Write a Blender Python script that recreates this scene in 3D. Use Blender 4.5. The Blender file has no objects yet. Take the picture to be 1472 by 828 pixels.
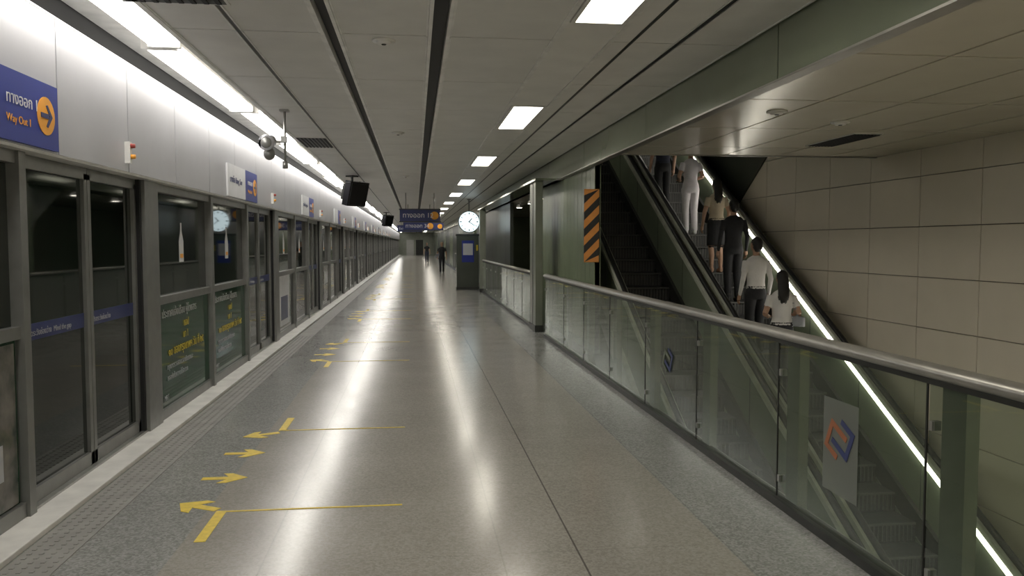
import bpy, math, random
from mathutils import Vector, Matrix, kdtree
random.seed(4)
C=bpy.context
S=C.scene
# ------------------------------------------------------------ materials
def nodes(name):
    m=bpy.data.materials.new(name); m.use_nodes=True
    nt=m.node_tree; nt.nodes.clear()
    return m,nt,nt.nodes,nt.links
def mat(name,col,rough=0.5,metal=0.0,var=0.12,scale=6.0,bump=0.0,bscale=60.0,spec=0.5,col2=None):
    m,nt,N,L=nodes(name)
    o=N.new('ShaderNodeOutputMaterial'); p=N.new('ShaderNodeBsdfPrincipled')
    tc=N.new('ShaderNodeTexCoord'); nz=N.new('ShaderNodeTexNoise'); nz.inputs['Scale'].default_value=scale
    nz.inputs['Detail'].default_value=4
    L.new(tc.outputs['Object'],nz.inputs['Vector'])
    r=N.new('ShaderNodeValToRGB')
    c2=col2 or tuple(c*(1+var) for c in col); c1=tuple(c*(1-var) for c in col)
    r.color_ramp.elements[0].color=(*c1,1); r.color_ramp.elements[1].color=(*c2,1)
    r.color_ramp.elements[0].position=.3; r.color_ramp.elements[1].position=.7
    L.new(nz.outputs['Fac'],r.inputs['Fac']); L.new(r.outputs['Color'],p.inputs['Base Color'])
    p.inputs['Roughness'].default_value=rough; p.inputs['Metallic'].default_value=metal
    p.inputs['Specular IOR Level'].default_value=spec
    if bump>0:
        n2=N.new('ShaderNodeTexNoise'); n2.inputs['Scale'].default_value=bscale
        L.new(tc.outputs['Object'],n2.inputs['Vector'])
        b=N.new('ShaderNodeBump'); b.inputs['Strength'].default_value=bump; b.inputs['Distance'].default_value=.01
        L.new(n2.outputs['Fac'],b.inputs['Height']); L.new(b.outputs['Normal'],p.inputs['Normal'])
    L.new(p.outputs['BSDF'],o.inputs['Surface'])
    return m
def emit(name,col,st):
    m,nt,N,L=nodes(name)
    o=N.new('ShaderNodeOutputMaterial'); e=N.new('ShaderNodeEmission')
    e.inputs['Color'].default_value=(*col,1); e.inputs['Strength'].default_value=st
    L.new(e.outputs[0],o.inputs['Surface']); return m
def glassm(name,tint,diff,dfac,ior=1.5,rough=0.02):
    m,nt,N,L=nodes(name)
    o=N.new('ShaderNodeOutputMaterial'); t=N.new('ShaderNodeBsdfTransparent'); g=N.new('ShaderNodeBsdfGlossy')
    d=N.new('ShaderNodeBsdfDiffuse'); a=N.new('ShaderNodeMixShader'); b=N.new('ShaderNodeMixShader')
    f=N.new('ShaderNodeLayerWeight'); f.inputs['Blend'].default_value=.5
    # two-sided Schlick-like reflectance: 0.05 + 0.85*facing^4
    pw=N.new('ShaderNodeMath'); pw.operation='POWER'; pw.inputs[1].default_value=4.0
    ml=N.new('ShaderNodeMath'); ml.operation='MULTIPLY_ADD'; ml.inputs[1].default_value=.80; ml.inputs[2].default_value=.06
    L.new(f.outputs['Facing'],pw.inputs[0]); L.new(pw.outputs[0],ml.inputs[0])
    t.inputs[0].default_value=(*tint,1); g.inputs['Roughness'].default_value=rough; g.inputs[0].default_value=(.9,.95,.90,1)
    d.inputs[0].default_value=(*diff,1)
    a.inputs[0].default_value=dfac
    L.new(t.outputs[0],a.inputs[1]); L.new(d.outputs[0],a.inputs[2])
    L.new(ml.outputs[0],b.inputs[0]); L.new(a.outputs[0],b.inputs[1]); L.new(g.outputs[0],b.inputs[2])
    L.new(b.outputs[0],o.inputs['Surface']); return m

def floor_material():
    m,nt,N,L=nodes('granite_floor')
    o=N.new('ShaderNodeOutputMaterial'); p=N.new('ShaderNodeBsdfPrincipled')
    tc=N.new('ShaderNodeTexCoord'); sep=N.new('ShaderNodeSeparateXYZ'); L.new(tc.outputs['Object'],sep.inputs[0])
    def math_(op,a,b=None,c=None):
        n=N.new('ShaderNodeMath'); n.operation=op
        for i,v in enumerate((a,b,c)):
            if v is None: continue
            if isinstance(v,(int,float)): n.inputs[i].default_value=v
            else: L.new(v,n.inputs[i])
        return n.outputs[0]
    def mix(f,a,b,mode='MIX'):
        n=N.new('ShaderNodeMix'); n.data_type='RGBA'; n.blend_type=mode
        for i,v in ((0,f),(6,a),(7,b)):
            if isinstance(v,(int,float)): n.inputs[i].default_value=v
            elif isinstance(v,tuple): n.inputs[i].default_value=(*v,1)
            else: L.new(v,n.inputs[i])
        return n.outputs[2]
    X,Y=sep.outputs[0],sep.outputs[1]
    v=N.new('ShaderNodeTexVoronoi'); v.inputs['Scale'].default_value=85; L.new(tc.outputs['Object'],v.inputs['Vector'])
    sp=N.new('ShaderNodeSeparateColor'); L.new(v.outputs['Color'],sp.inputs[0])
    n1=N.new('ShaderNodeTexNoise'); n1.inputs['Scale'].default_value=1.6; n1.inputs['Detail'].default_value=6; L.new(tc.outputs['Object'],n1.inputs['Vector'])
    base=mix(sp.outputs[0],(.265,.247,.215),(.38,.36,.322))
    band=mix(sp.outputs[0],(.17,.175,.17),(.37,.375,.365))
    left=math_('LESS_THAN',X,-1.25); right=math_('GREATER_THAN',X,1.62)
    col=mix(math_('MAXIMUM',left,right),base,band)
    col=mix(.22,col,mix(n1.outputs['Fac'],(.15,.145,.135),(.50,.485,.455)),'MIX')
    jx=math_('LESS_THAN',math_('ABSOLUTE',math_('SUBTRACT',math_('FRACT',math_('DIVIDE',math_('ADD',X,10-.83+.6),1.2)),.5)),.0035)
    jx2=math_('LESS_THAN',math_('ABSOLUTE',math_('SUBTRACT',X,.83)),.005)
    jy=math_('LESS_THAN',math_('FRACT',math_('DIVIDE',math_('ADD',Y,20),1.2)),.004)
    j=math_('MAXIMUM',math_('MULTIPLY',math_('MAXIMUM',jx,jy),.25),math_('MULTIPLY',jx2,.75))
    col=mix(j,col,(.06,.055,.05))
    L.new(col,p.inputs['Base Color'])
    r=math_('MULTIPLY_ADD',n1.outputs['Fac'],.09,.145)
    L.new(r,p.inputs['Roughness']); p.inputs['Specular IOR Level'].default_value=.5
    L.new(p.outputs[0],o.inputs[0]); return m

M={}
M['floor']=floor_material()
M['panel']=mat('ceiling_panel_perforated',(.72,.71,.675),.45,.05,.05,3,.12,300)
M['panelL']=mat('ceiling_panel_plain',(.78,.765,.725),.45,.05,.05,3)
M['black']=mat('black_void',(.008,.008,.009),.6)
M['darkmetal']=mat('dark_metal',(.05,.052,.048),.4,.5)
M['trim']=mat('light_trim',(.78,.77,.74),.4,.2)
M['steel']=mat('brushed_steel',(.42,.42,.40),.35,.8,.08,20)
M['frame']=mat('door_frame_steel',(.26,.26,.25),.38,.6,.08,10)
M['header']=mat('silver_header_panel',(.54,.54,.575),.36,.45,.04,2)
M['kerb']=mat('pale_kerb',(.66,.65,.62),.5)
M['tactile']=mat('tactile_strip',(.26,.255,.24),.6)
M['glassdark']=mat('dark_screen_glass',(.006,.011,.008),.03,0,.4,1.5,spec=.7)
M['adgreen']=mat('green_notice_board',(.006,.055,.022),.06,0,.2,3,spec=.35)
M['blue']=mat('sign_blue',(.018,.035,.26),.35,0,.1,3)
M['bluedark']=mat('sticker_blue',(.03,.04,.14),.3)
M['logo_b']=mat('logo_blue',(.025,.04,.15),.4)
M['white']=mat('sign_white',(.7,.7,.72),.45,0,.05)
M['yellow']=mat('yellow_paint',(.70,.52,.04),.5,0,.15,25)
M['orange']=mat('sign_orange',(.85,.38,.04),.45)
M['red']=mat('lamp_red',(.35,.05,.04),.4)
M['green']=mat('green_wall_panel',(.215,.26,.165),.25,.0,.08,2)
M['column']=mat('column_cladding',(.27,.29,.24),.3,.4,.08,3)
M['board']=mat('grey_green_board',(.07,.08,.065),.3,.2,.1,2)
M['fascia']=mat('fascia_green_glass',(.25,.285,.21),.14,.35,.1,1)
M['soffit']=mat('soffit_panel',(.72,.68,.57),.20,.30,.05,1.5)
M['tile']=mat('beige_wall_tile',(.78,.71,.59),.28,0,.04,1.5)
M['joint']=mat('tile_joint',(.26,.23,.19),.7)
M['glass']=glassm('balustrade_glass',(.58,.65,.56),(.20,.24,.18),.15)
M['glassw']=glassm('frosted_balustrade_glass',(.6,.63,.58),(.50,.52,.47),.5)
M['frost']=glassm('frosted_sticker',(.6,.62,.6),(.40,.42,.39),.32,rough=.3)
M['rail']=mat('satin_handrail',(.34,.33,.30),.36,.6)
M['post']=mat('balustrade_post',(.13,.155,.11),.35,.4)
M['concrete']=mat('concrete',(.2,.2,.19),.8,0,.15,2,.2,20)
M['esc_panel']=mat('escalator_side_panel',(.20,.235,.165),.34,.0,.12,2)
M['esc_deck']=mat('escalator_deck',(.60,.62,.52),.4,.1)
M['esc_step']=mat('escalator_step',(.03,.03,.03),.45,.5)
M['esc_edge']=mat('escalator_step_edge',(.09,.09,.085),.5,.4)
M['rubber']=mat('rubber_handrail',(.012,.012,.012),.35)
M['haz_b']=mat('hazard_black',(.02,.02,.02),.5)
M['hazo']=mat('hazard_orange',(.66,.27,.06),.5)
M['logo_o']=mat('logo_orange',(.36,.13,.06),.5)
M['skin']=mat('skin',(.42,.25,.17),.55,0,.05,8)
M['hair']=mat('black_hair',(.012,.010,.009),.45,0,.3,60,.4,150)
M['wshirt']=mat('cloth_white',(.70,.68,.66),.8,0,.05,8,.3,40)
M['lav']=mat('cloth_pale_lavender',(.62,.59,.63),.8,0,.05,8,.3,40)
M['beige']=mat('cloth_beige',(.52,.44,.32),.8,0,.06,8,.3,40)
M['blk']=mat('cloth_black',(.015,.015,.018),.8,0,.2,8,.3,40)
M['navy']=mat('cloth_navy',(.03,.035,.06),.8,0,.2,8,.3,40)
M['shoe']=mat('shoe_dark',(.02,.018,.016),.5)
M['shoew']=mat('shoe_white',(.6,.6,.6),.5)
M['bag']=mat('bag_grey',(.25,.26,.28),.7)
M['eye']=mat('eye',(.02,.02,.02),.2)
M['lip']=mat('lip',(.35,.12,.10),.5)
M['poster']=mat('scenic_poster',(.03,.07,.06),.15,0,.5,5,col2=(.25,.22,.20))
M['screen']=mat('screen_black',(.006,.006,.008),.12)
M['dial']=emit('clock_dial',(.80,.97,1.0),1.5)
M['light']=emit('luminaire_diffuser',(1,.94,.815),12)
M['trough']=emit('trough_tube',(1,.96,.89),11)
M['thin']=emit('tube_reflection_glow',(1,.97,.93),3)  # glow for the trough tube's reflection on the header, not a lamp
M['fill']=emit('added_fill_glow',(1,.95,.82),9)  # emission for the unseen fill lights added in the escalator void
M['led']=emit('led_strip',(1,.94,.82),11)
M['down']=emit('downlight',(1,.93,.80),16)
# ------------------------------------------------------------ mesh builder
class B:
    def __init__(s): s.v=[];s.f=[];s.m=[];s.mats=[];s.sm=[]
    def mi(s,k):
        if k not in s.mats: s.mats.append(k)
        return s.mats.index(k)
    def add(s,vs,fs,k,smooth=False):
        b=len(s.v); s.v+= [tuple(v) for v in vs]
        for f in fs: s.f.append([b+i for i in f]); s.m.append(s.mi(k)); s.sm.append(smooth)
    def box(s,x0,x1,y0,y1,z0,z1,k):
        vs=[(x,y,z) for z in (z0,z1) for y in (y0,y1) for x in (x0,x1)]
        s.add(vs,[(0,2,3,1),(4,5,7,6),(0,1,5,4),(2,6,7,3),(0,4,6,2),(1,3,7,5)],k)
    def obox(s,c,size,k,R=None):
        R=R or Matrix.Identity(3); c=Vector(c)
        vs=[c+R@Vector((x*size[0]/2,y*size[1]/2,z*size[2]/2)) for z in (-1,1) for y in (-1,1) for x in (-1,1)]
        s.add(vs,[(0,2,3,1),(4,5,7,6),(0,1,5,4),(2,6,7,3),(0,4,6,2),(1,3,7,5)],k)
    def prism_yz(s,poly,x0,x1,k):
        n=len(poly); vs=[(x0,y,z) for y,z in poly]+[(x1,y,z) for y,z in poly]
        s.add(vs,[tuple(range(n))[::-1],tuple(range(n,2*n))]+[(i,(i+1)%n,n+(i+1)%n,n+i) for i in range(n)],k)
    def prism_xy(s,poly,z0,z1,k):
        n=len(poly); vs=[(x,y,z0) for x,y in poly]+[(x,y,z1) for x,y in poly]
        s.add(vs,[tuple(range(n))[::-1],tuple(range(n,2*n))]+[(i,(i+1)%n,n+(i+1)%n,n+i) for i in range(n)],k)
    def tube(s,pts,rs,k,n=10,smooth=True,flat=1.0):
        pts=[Vector(p) for p in pts]; rings=[]
        for i,p in enumerate(pts):
            d=(pts[min(i+1,len(pts)-1)]-pts[max(i-1,0)]).normalized()
            u=d.cross(Vector((0,1,0)))
            if u.length<.2: u=d.cross(Vector((1,0,0)))
            u.normalize(); w=d.cross(u)
            rings.append([p+u*math.cos(a)*rs[i]+w*math.sin(a)*rs[i]*flat for a in [2*math.pi*j/n for j in range(n)]])
        s.loft(rings,k,smooth)
    def loft(s,rings,k,smooth=True):
        n=len(rings[0]); vs=[v for r in rings for v in r]; fs=[]
        for i in range(len(rings)-1):
            for j in range(n): fs.append((i*n+j,i*n+(j+1)%n,(i+1)*n+(j+1)%n,(i+1)*n+j))
        fs.append(tuple(range(n))[::-1]); fs.append(tuple(range((len(rings)-1)*n,len(rings)*n)))
        s.add(vs,fs,k,smooth)
    def ell(s,c,r,k,n=16,m=10):
        rings=[]
        for i in range(m+1):
            t=-math.pi/2+math.pi*i/m; t=max(min(t,1.52),-1.52)
            rings.append([(c[0]+r[0]*math.cos(t)*math.cos(2*math.pi*j/n),c[1]+r[1]*math.cos(t)*math.sin(2*math.pi*j/n),c[2]+r[2]*math.sin(t)) for j in range(n)])
        s.loft(rings,k)
    def build(s,name,loc=(0,0,0),rz=0,parent=None,bevel=0,scale=1):
        me=bpy.data.meshes.new(name); me.from_pydata(s.v,[],s.f); 
        for k in s.mats: me.materials.append(M[k])
        me.polygons.foreach_set('material_index',s.m); me.polygons.foreach_set('use_smooth',s.sm)
        me.validate(); me.update()
        o=bpy.data.objects.new(name,me); S.collection.objects.link(o)
        o.location=loc; o.rotation_euler=(0,0,rz); o.scale=(scale,)*3
        if parent: o.parent=parent
        if bevel:
            b=o.modifiers.new('bevel','BEVEL'); b.width=bevel; b.segments=2; b.limit_method='ANGLE'
        return o
def text(body,loc,rot,size,k,parent,name='lettering',align='LEFT'):
    cu=bpy.data.curves.new(name,'FONT'); cu.body=body; cu.size=size; cu.align_x=align; cu.extrude=.001
    cu.materials.append(M[k]); o=bpy.data.objects.new(name,cu); S.collection.objects.link(o)
    o.location=loc; o.rotation_euler=rot; o.parent=parent; return o
R90=math.pi/2
LROT=(R90,0,R90); FROT=(R90,0,0)
YE=112
# ------------------------------------------------------------ floor
b=B()
b.box(-2.45,2.32,-6,YE,-.3,0,'floor')
b.box(2.32,6,13.2,34,-.3,0,'floor')
fl=b.build('floor')
b=B(); b.box(-2.30,-2.03,-6,YE,0.0,.035,'kerb'); b.build('trim_1',bevel=.006)
b=B()
y=0.5
b.box(-2.02,-1.76,-6,YE,0.0,.004,'tactile')
while y<14:
    for x in (-1.98,-1.92,-1.86,-1.80): b.box(x-.010,x+.010,y-.010,y+.010,.004,.007,'tactile')
    y+=.06
b.build('tactile_paving')
# ------------------------------------------------------------ ceiling
H=3.1
b=B()
b.box(-2.6,2.7,-6,YE,3.32,3.5,'black')
cols=[(-1.68,-1.24,'panel'),(-1.21,-.66,'panel'),(-.52,.10,'panel'),(.26,1.02,'panel'),(1.46,1.95,'panelL'),(1.99,2.46,'panelL')]
P=1.6
n=int((YE+6)/P)+1
for i in range(n):
    y0=-6+i*P+.7; y1=y0+P-.014
    for x0,x1,k in cols:
        b.box(x0,x1,y0,y1,H,H+.03,k)
        if y0<16:
            b.box(x0,x0+.012,y0,y1,H-.006,H,'trim'); b.box(x1-.012,x1,y0,y1,H-.006,H,'trim')
for x in (-.645,-.535,.115,.245): b.box(x-.013,x+.013,-6,YE,H-.012,H+.06,'trim')
for x in (1.03,1.45,1.965): b.box(x-.012,x+.012,-6,YE,H-.008,H+.03,'trim' if x<1.9 else 'black')
b.box(1.60,1.625,-6,YE,H-.004,H,'darkmetal'); b.box(-1.235,-1.215,-6,YE,H-.002,H+.03,'darkmetal')
b.box(-.63,-.55,-6,YE,H+.05,H+.06,'black'); b.box(.13,.23,-6,YE,H+.05,H+.06,'black')
lights=[-.5+5.03*k for k in range(-1,22)]
prev=-6
for yc in lights:
    b.box(1.045,1.44,prev,yc-.88,H,H+.03,'panelL'); prev=yc+.88
b.box(1.045,1.44,prev,YE,H,H+.03,'panelL')
b.box(-1.72,-1.68,-6,YE,H-.01,H+.2,'trim')
b.box(-2.45,-1.7,-6,YE,H+.2,H+.22,'trim')
b.build('ceiling')
def lum(x,yc,z,name='added_hall_light',hw=.16,hl=.84):
    b=B()
    b.box(-hw,hw,-hl,hl,.0,.02,'light')
    for x0,x1,y0,y1 in ((-hw-.03,-hw,-hl-.03,hl+.03),(hw,hw+.03,-hl-.03,hl+.03),(-hw,hw,-hl-.03,-hl),(-hw,hw,hl,hl+.03)):
        b.box(x0,x1,y0,y1,-.012,.03,'trim')
    b.build(name,(x,yc,z))
for yc in lights: lum(1.243,yc,H)
y=-5.5; i=0
while y<YE-3:
    b=B()
    w=.20 if i%2 else .22
    b.box(-w/2,w/2,0,2.9,0,.05,'trough')
    b.box(-w/2-.02,w/2+.02,-.05,0,-.01,.09,'trim'); b.box(-w/2-.02,w/2+.02,2.9,2.95,-.01,.09,'trim'); b.box(-w/2-.02,w/2+.02,0,2.9,.05,.09,'trim')
    b.build('trough_light',(-1.90-(.06 if i%2==0 else .0),y,H+.01))
    y+=3.02;i+=1
b=B(); b.box(-2.28,-2.2,-6,YE,2.985,3.0,'thin'); b.build('header_reflection_strip')  # emissive strip stands in for the tube reflected in the glossy header top
# ------------------------------------------------------------ platform screen doors
PITCH=6.1
XF=-2.2
def psd(y0,near):
    b=B()
    def post(a,c,x0=-.16,x1=0,k='frame'): b.box(x0,x1,a,c,0,2.12,k)
    post(-.10,-.02); post(1.99,2.33); post(4.13,4.22); 
    b.box(-.16,-.03,-.02,.02,0,2.12,'black'); b.box(-.16,-.03,1.95,1.99,0,2.12,'black')
    for a,c in ((.02,.98),(.99,1.95)):
        for p,q in ((a,a+.05),(c-.05,c)): b.box(-.12,-.06,p,q,.05,2.08,'frame')
        b.box(-.12,-.06,a,c,.05,.14,'frame'); b.box(-.12,-.06,a,c,2.04,2.12,'frame')
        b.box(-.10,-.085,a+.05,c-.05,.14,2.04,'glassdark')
        b.box(-.085,-.083,a+.05,c-.05,1.02,1.12,'bluedark')
    b.box(-.14,-.02,-.02,2.0,.0,.05,'steel')
    for a,c in ((2.33,4.13),(4.22,6.0)):
        b.box(-.12,-.02,a,c,.035,.12,'frame'); b.box(-.12,-.02,a,c,1.06,1.13,'frame'); b.box(-.12,-.02,a,c,2.05,2.12,'frame')
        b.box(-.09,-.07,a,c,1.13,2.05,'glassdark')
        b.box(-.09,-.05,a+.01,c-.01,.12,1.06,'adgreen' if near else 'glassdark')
        b.box(-.05,-.045,a+.03,a+.05,.14,1.04,'darkmetal')
        m=(a+c)/2
        b.prism_yz([(m-.07,1.42),(m+.07,1.42),(m+.07,1.62),(m+.02,1.72),(m+.015,1.8),(m-.015,1.8),(m-.02,1.72),(m-.07,1.62)],-.07,-.066,'white')
        b.box(-.066,-.064,m-.05,m+.05,1.46,1.5,'orange')
    o=b.build('platform_screen_door',(XF,y0,0),bevel=.004 if -7<y0<12 else 0)
    if near:
        for a in (2.42,4.3):
            text('ประกาศแจ้งเตือน ผู้โดยสาร',(-.043,a+.08,.93),LROT,.105,'white',o)
            text('แอป',(-.043,a+.75,.80),LROT,.10,'yellow',o)
            text('มา 1',(-.043,a+.72,.69),LROT,.10,'yellow',o)
            text('๑๐ ของกรุงเทพฯ วัน ที่ ๒๕',(-.043,a+.25,.57),LROT,.115,'yellow',o)
            text('กรุณาตรวจสอบเวลาเดินรถและ',(-.043,a+.2,.45),LROT,.07,'header',o)
            text('ขออภัยในความไม่สะดวก',(-.043,a+.2,.35),LROT,.07,'header',o)
            text('MRT',(-.043,a+.1,.18),LROT,.07,'header',o)
    if -2<y0<12:
        text('โปรดระวังช่องว่าง  Mind the gap',(-.081,.08,1.045),LROT,.05,'header',o)
        text('โปรดระวังช่องว่าง',(-.081,1.06,1.045),LROT,.05,'header',o)
    return o
k=-2
while 4.89+PITCH*k<YE-6:
    y0=4.89+PITCH*k
    psd(y0,k==0 or k==-1)
    k+=1
b=B(); b.box(0,.006,-1.76,-.14,.13,1.04,'poster'); b.box(.006,.009,-.5,-.3,.3,.5,'header')
b.build('advertisement_poster',(XF-.048,4.89,0))
b=B(); b.box(0,.006,0,1.1,.1,.95,'white'); b.box(.006,.008,.2,.9,.2,.6,'bluedark'); b.build('advertisement_poster',(XF-.048,13.5,.1))
b=B(); b.box(0,.006,0,1.3,.1,.95,'poster'); b.box(.006,.008,.2,.9,.5,.8,'white'); b.build('advertisement_poster',(XF-.048,20,.1))
# header
b=B()
js=[]
y=4.89-PITCH*2+.3
while y<YE: js.append(y); y+=1.2 if len(js)%5 else 1.3
prev=-6
for j in js+[YE]:
    if j-prev<.05: continue
    b.prism_yz([(prev,2.14),(j-.012,2.14),(j-.012,2.95),(prev,2.95)],-2.3,-2.15,'header'); prev=j
b.box(-2.32,-2.17,-6,YE,2.125,2.97,'darkmetal')
b.box(-2.3,-2.155,-6,YE,2.122,2.145,'trim')
b.build('platform_door_header')
b=B(); b.box(-2.6,-2.46,-6,YE,-.3,3.4,'black'); b.build('wall_left')
k=-1
while 4.45+PITCH*k<70:
    y0=4.38+PITCH*k
    b=B()
    b.box(0,.02,0,.76,0,.38,'blue'); 
    if k>=1: b.box(0,.02,-.95,0,0,.38,'white')
    cy,cz=.60,.19
    ring=[(cy+.11*math.cos(a),cz+.11*math.sin(a)) for a in [i*math.pi/12 for i in range(24)]]
    b.prism_yz(ring,.02,.023,'orange')
    b.prism_yz([(cy-.07,cz-.014),(cy+.03,cz-.014),(cy+.03,cz+.014),(cy-.07,cz+.014)],.023,.026,'bluedark')
    b.prism_yz([(cy-.005,cz+.06),(cy+.015,cz+.065),(cy+.075,cz),(cy+.015,cz-.065),(cy-.005,cz-.06),(cy+.04,cz)],.023,.026,'bluedark')
    o=b.build('direction_sign',(XF+.05,y0,2.15))
    if k<3:
        text('ทางออก 1',(.022,.14,.20),LROT,.09,'white',o); text('Way Out 1',(.022,.14,.10),LROT,.06,'orange',o)
        if k>=1: text('บางซื่อ Bang Sue',(.022,-.85,.17),LROT,.1,'bluedark',o)
    b=B(); b.box(0,.04,-.02,.02,0,.16,'trim'); b.tube([(.03,0,.13),(.07,0,.13)],[.018,.016],'red'); b.tube([(.03,0,.05),(.07,0,.05)],[.018,.016],'orange')
    b.build('door_indicator_lamp',(XF+.05,y0+1.94,2.2))
    k+=1
# ------------------------------------------------------------ floor markings
def arrow(b,cx,cy,ang,s=1.0):
    pts=[(-.15,-.03),(.02,-.03),(-.03,-.11),(.03,-.11),(.15,0),(.03,.11),(-.03,.11),(.02,.03),(-.15,.03)]
    ca,sa=math.cos(ang),math.sin(ang)
    q=[(cx+s*(x*ca-y*sa),cy+s*(x*sa+y*ca)) for x,y in pts]
    b.prism_xy(q,.0005,.003,'yellow')
for k in range(-1,7):
    b=B()
    b.box(-1.16,-.09,-.05,-.03,.0005,.0025,'yellow'); b.box(-1.19,-1.13,-.53,-.03,.0005,.003,'yellow')
    b.box(-1.16,-.10,2.03,2.05,.0005,.0025,'yellow'); b.box(-1.17,-1.11,2.03,2.53,.0005,.003,'yellow')
    arrow(b,-1.32,.07,math.radians(150)); arrow(b,-1.30,.66,0); arrow(b,-1.30,1.31,0); arrow(b,-1.29,1.90,math.radians(205))
    b.build('queue_floor_marking',(0,4.89+PITCH*k,0))
# ------------------------------------------------------------ right side : balustrades
def balustrade(y0,joints,y1,g,name='glass_balustrade'):
    b=B()
    X=2.2
    ed=[y0]+joints+[y1]
    for a,c in zip(ed,ed[1:]):
        b.add([(X,a+.008,.04),(X,c-.008,.04),(X,c-.008,1.0),(X,a+.008,1.0)],[(0,1,2,3)],g)
        b.box(X-.004,X+.004,a+.004,a+.012,.04,1.0,'darkmetal')
    for j in ed:
        b.box(X+.03,X+.09,max(j-.20,y0),max(j-.05,y0+.1),0,1.02,'post'); 
        b.box(X-.012,X+.03,j-.045,j-.02,.15,.19,'steel'); b.box(X-.012,X+.03,j-.045,j-.02,.8,.84,'steel')
    b.box(X-.03,X+.05,y0,y1,0.001,.05,'darkmetal')
    n=12
    ring=[(X+.015+.055*math.cos(2*math.pi*i/n),1.05+.034*math.sin(2*math.pi*i/n)) for i in range(n)]
    b.loft([[(x,y0,z) for x,z in ring],[(x,y1,z) for x,z in ring]],'rail')
    b.box(X-.02,X+.03,y0,y1,1.0,1.03,'darkmetal')
    return b.build(name)
J=[3.17-1.42*6+1.42*i for i in range(13)]
balustrade(-6,J,13.4,'glass')
balustrade(15.0,[15+1.38*i for i in range(1,8)],26,'glassw')
balustrade(33,[33+1.4*i for i in range(1,8)],44,'glassw')
for yy in (3.87,6.73):
    b=B()
    if yy<5: b.add([(-.002,-.17,-.28),(-.002,.17,-.28),(-.002,.17,.22),(-.002,-.17,.22)],[(0,1,2,3)],'frost')
    def brk(cy,cz,s,k,ang):
        t=.03*s; a=.085*s; R=math.radians(ang)
        pts=[(-a,-a),(a,-a),(a,-a+t),(-a+t,-a+t),(-a+t,a-t),(a*.6,a-t),(a*.6,a),(-a,a)]
        b.prism_yz([(cy+p*math.cos(R)-q*math.sin(R),cz+p*math.sin(R)+q*math.cos(R)) for p,q in pts],-.006,-.003,k)
    brk(-.03,.03,1.0,'logo_b',25); brk(.04,0,1.0,'logo_o' if yy<5 else 'post',205)
    b.build('logo_sticker',(2.196,yy,.56))
b=B(); b.box(2.15,2.28,14.2,14.9,0,2.705,'column'); b.box(2.14,2.29,14.19,14.91,0,.12,'darkmetal'); b.box(2.145,2.15,14.5,14.54,.1,2.7,'darkmetal'); b.build('column',bevel=.01)
b=B(); b.box(2.1,2.3,26.05,26.3,0,2.705,'column'); b.box(2.09,2.31,26.04,26.31,0,.12,'darkmetal'); b.build('column',bevel=.01)
# fascia
b=B(); prev=-6
for j in [5.29+3.17*i for i in range(-3,34)]:
    if j>YE: break
    b.box(2.48,2.56,prev,j-.012,2.72,3.12,'fascia'); prev=j
b.box(2.50,2.6,-6,YE,2.73,3.3,'darkmetal'); b.box(2.10,2.57,13.9,27,2.71,2.745,'fascia'); b.box(2.47,2.57,-6,YE,2.71,2.725,'rail')
b.build('bulkhead_fascia')
# soffits
b=B()
def soff(y0,y1):
    xs=[2.57,3.2,3.9,4.6,5.3,6.0]
    y=y0
    while y<y1-.05:
        e=min(y+1.5,y1)
        for a,c in zip(xs,xs[1:]): b.box(a,c-.022,y,e-.022,2.72,2.75,'soffit')
        y=e
    b.box(2.57,5.98,y0,y1,2.75,3.0,'joint')
soff(-6,9.8); soff(18.2,34)
b.box(2.57,5.98,9.8,9.84,2.71,3.3,'rail')
b.build('ceiling_soffit')
for yc in (-4.2,-1.2,1.8): lum(4.25,yc,2.708,'added_hall_light',.3,.9)  # added lights outside the view, to brighten the escalator hall and right wall
# green wall & others
b=B()
y=11.3
while y<16: 
    e=min(y+.3,16); b.box(2.57,2.66,y,e-.012,0,2.72,'green'); y=e
b.box(2.58,2.65,11.3,16,0,2.72,'black')
y=21.6
while y<31:
    e=min(y+1.2,31); b.box(2.57,2.66,y,e-.015,0,2.72,'board'); y=e
y=31
while y<YE:
    b.box(2.57,2.66,y,y+2.38,0,2.72,'board' if int(y)%3 else 'green'); y+=2.4
b.build('wall_green')
b=B(); 
b.box(-.12,.10,-.02,0,0,1.05,'haz_b')
for i in range(-1,5):
    z=.0+i*.24
    lo=[(-.12,z),(.10,z+.22),(.10,z+.34),(-.12,z+.12)]
    lo=[(x,min(max(q,0),1.05)) for x,q in lo]
    vs=[(x,-.024,q) for x,q in lo]+[(x,-.02,q) for x,q in lo]
    b.add(vs,[(0,1,2,3),(7,6,5,4),(0,4,5,1),(1,5,6,2),(2,6,7,3),(3,7,4,0)],'hazo')
b.build('hazard_board',(2.53,11.29,1.33))
# tiled right wall
b=B()
b.box(6.02,6.2,-6,34,-4.8,8,'joint')
tw,th=1.05,.6
z=-4.8
while z<5:
    y=-6+.2
    while y<20:
        b.box(5.985,6.03,y,y+tw-.012,z+.005,z+th-.005,'tile'); y+=tw
    z+=th
b.box(5.985,6.03,20,34,-.0,2.7,'tile')
b.prism_yz([(13.0,1.6+1.52),(12.6,8),(30,8),(30,3.2),(20,3.2),(14.3,2.3)],5.95,5.983,'board')
b.build('wall_right')
b=B()
b.box(2.32,2.4,-6,13.2,-4.8,-.3,'green'); b.box(2.25,2.34,-6,13.2,-.45,-.005,'steel')
b.box(2.3,6.1,-6.2,-6,-4.8,3.2,'tile')
b.box(2.34,6.0,13.2,13.3,-4.8,-.0,'concrete')
b.box(2.5,2.57,9.84,24,3.1,9,'green')
b.box(2.5,6,24,24.2,2.9,9,'black')
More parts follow.
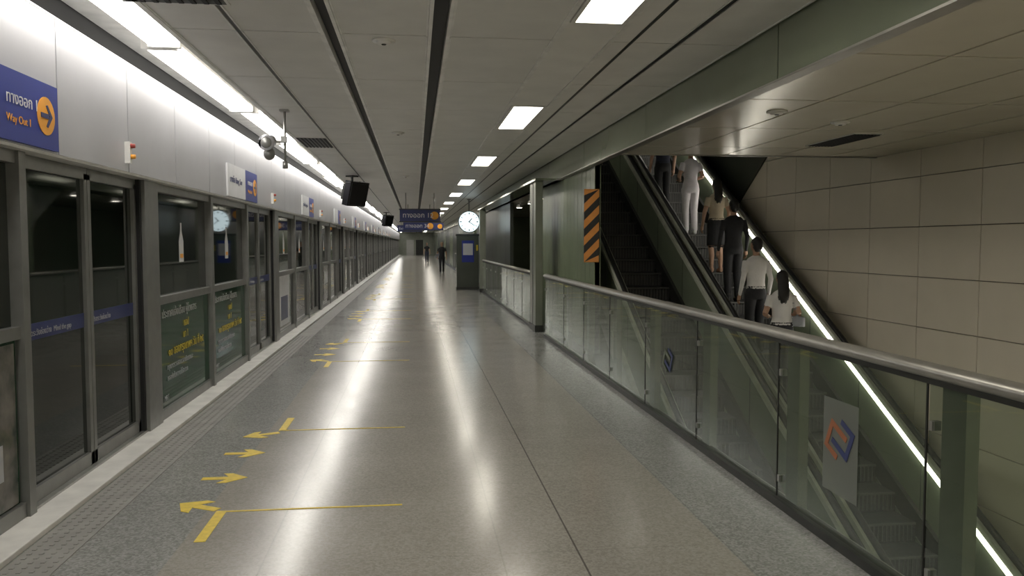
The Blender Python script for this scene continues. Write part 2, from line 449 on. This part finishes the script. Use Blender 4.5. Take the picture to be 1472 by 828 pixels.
b.prism_yz([(9.84,3.3),(9.84,3.5),(24,9.2),(24,9.0)],2.5,6.1,'darkmetal')
b.box(2.5,6.1,34,34.2,-.3,3.2,'green')
b.build('wall_escalator_void')
b=B(); b.box(2.3,6.1,-6,24,-4.9,-4.8,'concrete'); b.build('floor_lower')
b=B(); b.box(-2.6,2.7,-6.2,-6,-.3,3.4,'panelL'); b.build('wall_back')
b=B(); b.box(-2.6,2.7,YE,YE+.2,-.3,3.4,'column'); b.box(-1.2,-.2,YE-.03,YE,0,2.1,'steel'); b.box(.1,1.1,YE-.03,YE,0,2.1,'darkmetal'); b.build('wall_far')
# ------------------------------------------------------------ escalators
SL=.55
def zs(y): return SL*y-6.05
def slope_strip(b,x0,x1,d0,d1,k,y0=2.6,y1=21.0):
    b.prism_yz([(y0,zs(y0)+d0),(y1,zs(y1)+d0),(y1,zs(y1)+d1),(y0,zs(y0)+d1)],x0,x1,k)
def escalator(xl,xr,led):
    b=B()
    a,c=xl+.14,xr-.14
    for k in range(-21,25):
        y=11.0+.4*k; z=.22*k
        b.box(a,c,y,y+.42,z-.04,z,'esc_step')
        b.box(a,c,y,y+.03,z-.22,z-.02,'esc_step')
        b.box(a,c,y-.005,y+.02,z-.02,z+.002,'esc_edge')
        if k>-16 and k<20:
            x=a+.03
            while x<c-.02:
                b.box(x,x+.012,y-.008,y,z-.2,z-.025,'esc_edge'); x+=.05
    for x0,x1,s in ((xl,a,1),(c,xr,-1)):
        slope_strip(b,x0+.05,x1-.05,-.1,.83,'esc_panel')
        if s==1: slope_strip(b,x1-.05,x1,-.15,.12,'darkmetal')
        else: slope_strip(b,x0,x0+.05,-.15,.12,'darkmetal')
        y=3
        while y<20.5:
            b.prism_yz([(y,zs(y)+.12),(y+.012,zs(y)+.12),(y+.012,zs(y)+.82),(y,zs(y)+.82)],x0+.046,x1-.046,'board'); y+=1.3
        m=(x0+x1)/2
        slope_strip(b,m-.06,m+.06,.80,.875,'esc_deck')
        pts=[(m,yy,zs(yy)+.905) for yy in (2.6,21.0)]
        b.tube(pts,[.034,.034],'rubber',n=12)
        b.tube([(m,2.62,zs(2.6)+.9),(m,2.3,zs(2.6)+.80),(m,2.12,zs(2.6)+.55),(m,2.3,zs(2.6)+.25),(m,2.6,zs(2.6)+.15)],[.042]*5,'rubber',n=10)
    b.box(a-.1,c+.1,1.4,2.62,-4.79,-4.6,'steel')
    slope_strip(b,xl-.02,xr+.02,-1.15,-.28,'esc_panel',4.3,21)
    slope_strip(b,xl-.03,xl+.05,-.28,.06,'esc_deck'); slope_strip(b,xr-.05,xr+.03,-.28,.06,'esc_deck')
    if led: 
        slope_strip(b,xr-.135,xr-.09,.73,.80,'led'); slope_strip(b,xr+.02,xr+.25,-.05,.04,'esc_deck')
    else: slope_strip(b,xr-.005,xr+.035,.70,.78,'esc_deck')
    return b.build('escalator')
escalator(2.89,4.26,False)
escalator(4.30,5.72,True)
b=B(); b.box(-.3,.3,-.55,.55,-.01,.0,'darkmetal')
for i in range(8): b.box(-.28+i*.075,-.25+i*.075,-.53,.53,-.018,-.01,'black')
b.box(-.32,.32,-.57,.57,-.008,.0,'trim')
g=b.build('air_diffuser',(-1.46,4.7,H-.0)); 
for loc,r in (((-1.46,12.2,H),0),((4.6,8.2,2.72),0),((-1.46,20.4,H),0)):
    o=bpy.data.objects.new('air_diffuser',g.data); S.collection.objects.link(o); o.location=loc; o.rotation_euler=(0,0,r); o.scale=(.7,1,1) if loc[0]<0 else (.5,.9,1)
for loc in ((-.22,6.05,H),(-.22,11.0,H),(-.2,18,H),(3.9,7.0,2.72),(3.05,6.5,2.72),(.6,26,H)):
    b=B(); b.tube([(0,0,0),(0,0,-.012)],[.085,.085],'trim',16); b.tube([(0,0,-.012),(0,0,-.03)],[.06,.045],'trim',16); b.tube([(0,0,-.03),(0,0,-.036)],[.02,.015],'darkmetal',10)
    b.build('smoke_detector',loc)
for yy in (19.5,22,24.5,28,31,33):
    b=B(); b.tube([(0,0,0),(0,0,-.02)],[.1,.1],'trim',16); b.tube([(0,0,-.02),(0,0,-.024)],[.08,.08],'down',16); b.build('downlight',(3.2,yy,2.72))
# added fill lights, out of view, brightening the void: slab edge wall and upper shaft
for yc in (-3,1,5,9):
    b=B(); b.box(0,.06,-.9,.9,0,.10,'trim'); b.box(.06,.08,-.88,.88,.01,.09,'fill'); b.build('added_fill_light',(2.4,yc,-1.2))
for yc in (12,16,20):
    b=B(); b.box(0,.06,-.9,.9,0,.12,'trim'); b.box(.06,.08,-.88,.88,.01,.11,'fill'); b.build('added_fill_light',(2.57,yc,3.6 if yc<13 else 4.7))
# ------------------------------------------------------------ clock, kiosk, hanging signs, TVs, CCTV
def disc(b,r,y0,y1,k,n=36,cz=0): b.loft([[(r*math.cos(2*math.pi*i/n),y,cz+r*math.sin(2*math.pi*i/n)) for i in range(n)] for y in (y0,y1)],k,False)
b=B()
disc(b,.36,-.08,.08,'darkmetal'); disc(b,.34,-.085,-.08,'dial'); disc(b,.34,.08,.085,'dial')
for i in range(12):
    a=i*math.pi/6; r=Matrix.Rotation(-a,3,'Y'); b.obox(r@Vector((0,-.088,.28)),(.02 if i%3 else .035,.004,.06),'haz_b',r)
for a,l,w in ((math.radians(40),.17,.03),(math.radians(125),.25,.02)):
    r=Matrix.Rotation(a,3,'Y'); b.obox(r@Vector((0,-.09,l/2-.02)),(w,.004,l),'haz_b',r)
disc(b,.025,-.096,-.088,'haz_b',12)
b.tube([(0,0,.34),(0,0,.77)],[.025,.025],'steel'); b.tube([(0,0,.74),(0,0,.77)],[.07,.07],'steel')
b.build('platform_clock',(1.81,27,2.33))
b=B(); b.box(-.38,.38,0,.35,0,1.9,'board'); b.box(-.40,.40,-.02,.37,0,.1,'darkmetal'); b.box(-.40,.40,-.02,.37,1.86,1.93,'darkmetal'); b.box(-.2,.22,-.015,0,.95,1.7,'blue'); b.box(-.16,.18,-.02,-.015,1.2,1.6,'header'); b.box(.30,.36,-.02,0,1.35,1.55,'yellow')
b.build('information_kiosk',(1.8,27.6,0),bevel=.01)
def hang(loc,w,h,txt):
    b=B(); b.box(-w/2,w/2,-.06,.06,-h/2,h/2,'bluedark'); b.box(-w/2-.02,w/2+.02,-.07,.07,h/2,h/2+.03,'darkmetal'); b.box(-w/2-.02,w/2+.02,-.07,.07,-h/2-.03,-h/2,'darkmetal')
    top=H-loc[2]
    for x in (-w*.35,w*.35): b.tube([(x,0,h/2),(x,0,top)],[.015,.015],'steel')
    ring=[(w/2-.17+.12*math.cos(i*math.pi/12),.12*math.sin(i*math.pi/12)) for i in range(24)]
    b.loft([[(x,y,z) for x,z in ring] for y in (-.064,-.06)],'orange',False)
    o=b.build('hanging_direction_sign',loc)
    text(txt,(-w/2+.08,-.065,-.06),FROT,.2,'white',o)
hang((.15,24,2.43),1.2,.34,'ทางออก 12'); hang((.15,31,2.27),1.2,.3,'ทางออก 34'); hang((-.3,46,2.45),1.4,.34,'Exit 12'); hang((.9,40,2.45),1.0,.34,'Exit')
def tv(loc):
    b=B(); 
    Rx=Matrix.Rotation(math.radians(14),3,'X')
    b.obox((0,0,0),(.60,.16,.54),'screen',Rx); b.obox(Rx@Vector((0,-.085,0)),(.54,.012,.48),'darkmetal',Rx); b.obox(Rx@Vector((0,-.092,0)),(.52,.006,.46),'screen',Rx)
    b.obox(Rx@Vector((0,.14,0)),(.42,.16,.34),'darkmetal',Rx)
    b.tube([(0,.1,.15),(0,.1,3.1-loc[2])],[.03,.03],'darkmetal'); b.obox((0,.1,3.085-loc[2]),(.2,.2,.03),'darkmetal')
    b.build('hanging_monitor',loc,rz=math.radians(52),bevel=.01)
tv((-1.30,18,2.70)); tv((-1.30,39,2.70))
b=B()
b.tube([(0,0,.35),(0,0,-.28)],[.014,.014],'steel'); b.obox((0,0,.345),(.1,.1,.02),'steel'); b.tube([(0,0,-.22),(0,.0,-.30)],[.03,.03],'steel')
b.tube([(0,0,.0),(-.1,0,.0),(-.16,0,-.02)],[.014,.014,.014],'steel')
b.tube([(-.18,.14,.02),(-.18,.12,.02),(-.18,-.06,-.01),(-.18,-.14,-.03),(-.18,-.15,-.03)],[.05,.07,.075,.09,.085],'header',18)
b.tube([(-.18,-.151,-.03),(-.18,-.16,-.03)],[.06,.055],'frame',18)
b.ell((-.17,-.02,-.14),(.065,.065,.07),'frame'); b.tube([(-.17,-.02,-.02),(-.17,-.02,-.12)],[.02,.05],'steel')
b.box(-.03,.03,-.1,-.03,-.02,.05,'frame')
b.build('security_camera',(-1.45,9.3,2.745))
# ------------------------------------------------------------ people
def interp(pts,rs,n=4):
    P=[];R=[]
    for i in range(len(pts)-1):
        for j in range(n):
            t=j/n; P.append(Vector(pts[i]).lerp(Vector(pts[i+1]),t)); R.append(rs[i]*(1-t)+rs[i+1]*t)
    P.append(Vector(pts[-1]));R.append(rs[-1]); return P,R
def person(name,loc,height=1.65,rz=0,top='wshirt',low='blk',skirt=False,shoe='shoe',hairlong=False,stride=0.0,sleeve='short',arm='down',bag=None,female=False,step=0.0):
    b=B()
    def limb(pts,rs,k,flat=1.0):
        p,r=interp(pts,rs); b.tube(p,r,k,12,flat=flat)
    def torso(rg,k):
        rr=[]
        for (z,rx,ry,yo) in rg:
            rr.append([(rx*math.cos(t),yo+ry*math.sin(t),z) for t in [2*math.pi*i/20 for i in range(20)]])
        out=[]
        for A,Bq in zip(rr,rr[1:]):
            for j in range(3):
                t=j/3; out.append([tuple(a*(1-t)+c*t for a,c in zip(v,w)) for v,w in zip(A,Bq)])
        out.append(rr[-1]); b.loft(out,k)
    sw=.155 if female else .175
    torso([(.97,.150,.105,0),(1.05,.128 if female else .14,.095,0),(1.15,.135 if female else .148,.10,0),(1.27,sw*.93,.108,.0),(1.36,sw,.095,-.005),(1.41,sw*.78,.075,-.01),(1.44,.075,.062,-.01)],top)
    torso([(.80,.150,.10,0),(.88,.168,.115,-.01),(.95,.158,.11,-.005),(.99,.148,.104,0)],low)
    limb([(0,-.01,1.41),(0,0,1.47),(0,.01,1.54)],[.058,.052,.052],'skin')
    b.ell((0,.015,1.60),(.074,.092,.108),'skin',20,14); b.ell((0,.045,1.545),(.05,.055,.05),'skin')
    b.tube([(0,.10,1.615),(0,.118,1.585),(0,.108,1.572)],[.009,.014,.010],'skin',8)
    for s in (-1,1): b.ell((s*.077,.005,1.595),(.011,.02,.032),'skin',8,6)
    b.ell((0,-.012,1.63),(.084,.093,.098),'hair',20,14); b.ell((0,-.04,1.585),(.074,.064,.085),'hair')
    if hairlong: limb([(0,-.055,1.62),(0,-.085,1.5),(0,-.115,1.36),(0,-.12,1.27)],[.075,.085,.075,.035],'hair',.6)
    for s in (-1,1):
        st=stride*s; dz=step if s>0 else 0
        hip=(s*.085,0,.88); kn=(s*.085,st*.5+.03+dz*.4,.48+dz*.5); an=(s*.085,st-.02+dz*.6,.085+dz)
        if skirt:
            limb([hip,kn],[.085,.055],low); limb([kn,(kn[0],(kn[1]+an[1])/2-.015,(kn[2]+an[2])/2+.05),an],[.052,.050,.033],'skin')
        else: limb([hip,kn,an],[.092,.068,.056],low)
        limb([(an[0],an[1],an[2]),(an[0],an[1]-.02,.05+dz)],[.04,.04],'skin' if skirt else shoe)
        limb([(an[0],an[1]-.045,.038+dz),(an[0],an[1]+.04,.042+dz),(an[0]+s*.01,an[1]+.13,.036+dz),(an[0]+s*.012,an[1]+.185,.028+dz)],[.036,.043,.042,.024],shoe,.85)
    if skirt: torso([(.50,.165,.125,.02),(.62,.165,.125,.015),(.75,.168,.12,.0),(.86,.168,.115,-.005)],low)
    hands=[]
    for s in (-1,1):
        sh=(s*(sw-.01),0,1.365)
        if arm=='rail' and s==1: el=(s*.27,.04,1.12); wr=(s*.36,.24,1.01)
        elif arm=='bent': el=(s*.235,-.03,1.11); wr=(s*.15,.18,1.06)
        else: el=(s*.235,-.03-stride*s*.3,1.10); wr=(s*.245,.04-stride*s*.6,.86)
        k2=top if sleeve=='long' else 'skin'
        el=Vector(el);wr=Vector(wr);sh=Vector(sh)
        mid=sh.lerp(el,.6)
        limb([sh,mid],[.058,.052],top); limb([mid,el],[.043,.039],k2); limb([el,wr],[.040,.027],k2)
        d=(wr-el).normalized(); pe=wr+d*.085
        limb([wr,wr+d*.03,pe],[.024,.032,.034],'skin',.6)
        hands.append((s,wr,d,pe))
    if bag=='backpack':
        torso([(1.0,.11,.055,-.155),(1.04,.13,.07,-.16),(1.25,.125,.07,-.16),(1.34,.10,.05,-.15)],'bag')
        for s in (-1,1): limb([(s*.09,-.13,1.33),(s*.09,-.02,1.425),(s*.1,.09,1.34),(s*.11,.1,1.2)],[.017]*4,'bag')
    if bag=='shoulder':
        limb([(.22,-.02,.93),(.23,0,1.07)],[.10,.095],'bag',1.0); limb([(.2,-.06,1.1),(.12,-.02,1.43),(.2,.08,1.1)],[.012]*3,'bag')
    tmp=b.build('tmp')
    kd=kdtree.KDTree(len(b.v)); vm={}
    for f,mi in zip(b.f,b.m):
        for v in f: vm[v]=mi
    for i,v in enumerate(b.v): kd.insert(v,i)
    kd.balance()
    r=tmp.modifiers.new('r','REMESH'); r.mode='VOXEL'; r.voxel_size=.0125; r.use_smooth_shade=True
    sm=tmp.modifiers.new('s','SMOOTH'); sm.factor=.5; sm.iterations=3
    dg=C.evaluated_depsgraph_get(); me=tmp.evaluated_get(dg).to_mesh()
    V=[tuple(v.co) for v in me.vertices]; F=[list(p.vertices) for p in me.polygons]
    o2=B(); o2.mats=list(b.mats)
    vk=[vm[kd.find(v)[1]] for v in V]
    o2.v=V
    for f in F:
        ks=[vk[i] for i in f]; o2.f.append(f); o2.m.append(max(set(ks),key=ks.count)); o2.sm.append(True)
    tmp.evaluated_get(dg).to_mesh_clear(); bpy.data.objects.remove(tmp)
    for s,wr,d,pe in hands:
        side=Vector((0,1,0)) if abs(d.y)<.7 else Vector((s,0,0))
        side=(side-d*side.dot(d)).normalized(); inn=d.cross(side); 
        if inn.x*s>0: inn=-inn
        if arm=='rail' and s==1: inn=Vector((0,0,-1))
        for q,l in ((-.026,.058),(-.009,.075),(.009,.082),(.026,.072)):
            p0=pe-d*.01+side*q; p1=p0+d*l*.45; p2=p1+(d*.8+inn*.5).normalized()*l*.33; p3=p2+(d*.5+inn*.8).normalized()*l*.28
            o2.tube([p0,p1,p2,p3],[.0095,.009,.0082,.006],'skin',8)
        t0=wr+d*.03+side*.026; t1=t0+(side*.8+d*.6+inn*.3).normalized()*.035; t2=t1+(d*.9+side*.3+inn*.3).normalized()*.028
        o2.tube([t0,t1,t2],[.012,.0105,.007],'skin',8)
    for s in (-1,1):
        o2.ell((s*.028,.101,1.608),(.012,.006,.006),'eye',8,6); o2.tube([(s*.014,.104,1.628),(s*.042,.094,1.63)],[.003,.002],'hair',6)
    o2.ell((0,.102,1.545),(.022,.006,.006),'lip',8,6)
    return o2.build(name,loc,rz,scale=height/1.71)
def on_step(y):
    k=math.floor((y-11.0)/.4); return 11.0+.4*k+.16,.22*k+.002
def esc_person(x,y,**kw):
    yy,z=on_step(y); return person('person',(x,yy,z),**kw)
esc_person(5.08,14.5,height=1.66,top='lav',low='lav',shoe='shoew',female=True,arm='bent',rz=0)
esc_person(4.80,15.3,height=1.70,top='navy',low='blk',rz=.1)
esc_person(5.12,13.3,height=1.60,top='beige',low='blk',skirt=True,female=True,hairlong=True,shoe='skin')
esc_person(5.10,12.3,height=1.64,top='blk',low='blk',sleeve='long')
esc_person(4.96,11.25,height=1.68,top='wshirt',low='blk',sleeve='long',arm='down',rz=.15)
esc_person(4.98,10.3,height=1.66,top='wshirt',low='blk',female=True,hairlong=True,bag='shoulder',arm='bent',sleeve='short',rz=-.2)
person('person',(1.42,43,0.002),height=1.68,top='blk',low='blk',stride=.14,rz=math.pi,bag='shoulder')
person('person',(.95,66,0.002),height=1.66,top='blk',low='navy',stride=.12,rz=math.pi,female=True)
# ------------------------------------------------------------ world, camera
w=bpy.data.worlds.new('World'); S.world=w; w.use_nodes=True
w.node_tree.nodes['Background'].inputs[0].default_value=(.5,.5,.5,1); w.node_tree.nodes['Background'].inputs[1].default_value=.15
cam=bpy.data.cameras.new('camera'); co=bpy.data.objects.new('camera',cam); S.collection.objects.link(co)
co.location=(0,0,1.6); co.rotation_euler=(math.radians(90-3.2),0,math.radians(-6.92)); cam.lens=28.0; cam.sensor_width=36; cam.clip_end=300; cam.clip_start=.05
S.camera=co
S.view_settings.view_transform='Standard'; S.view_settings.exposure=0.06
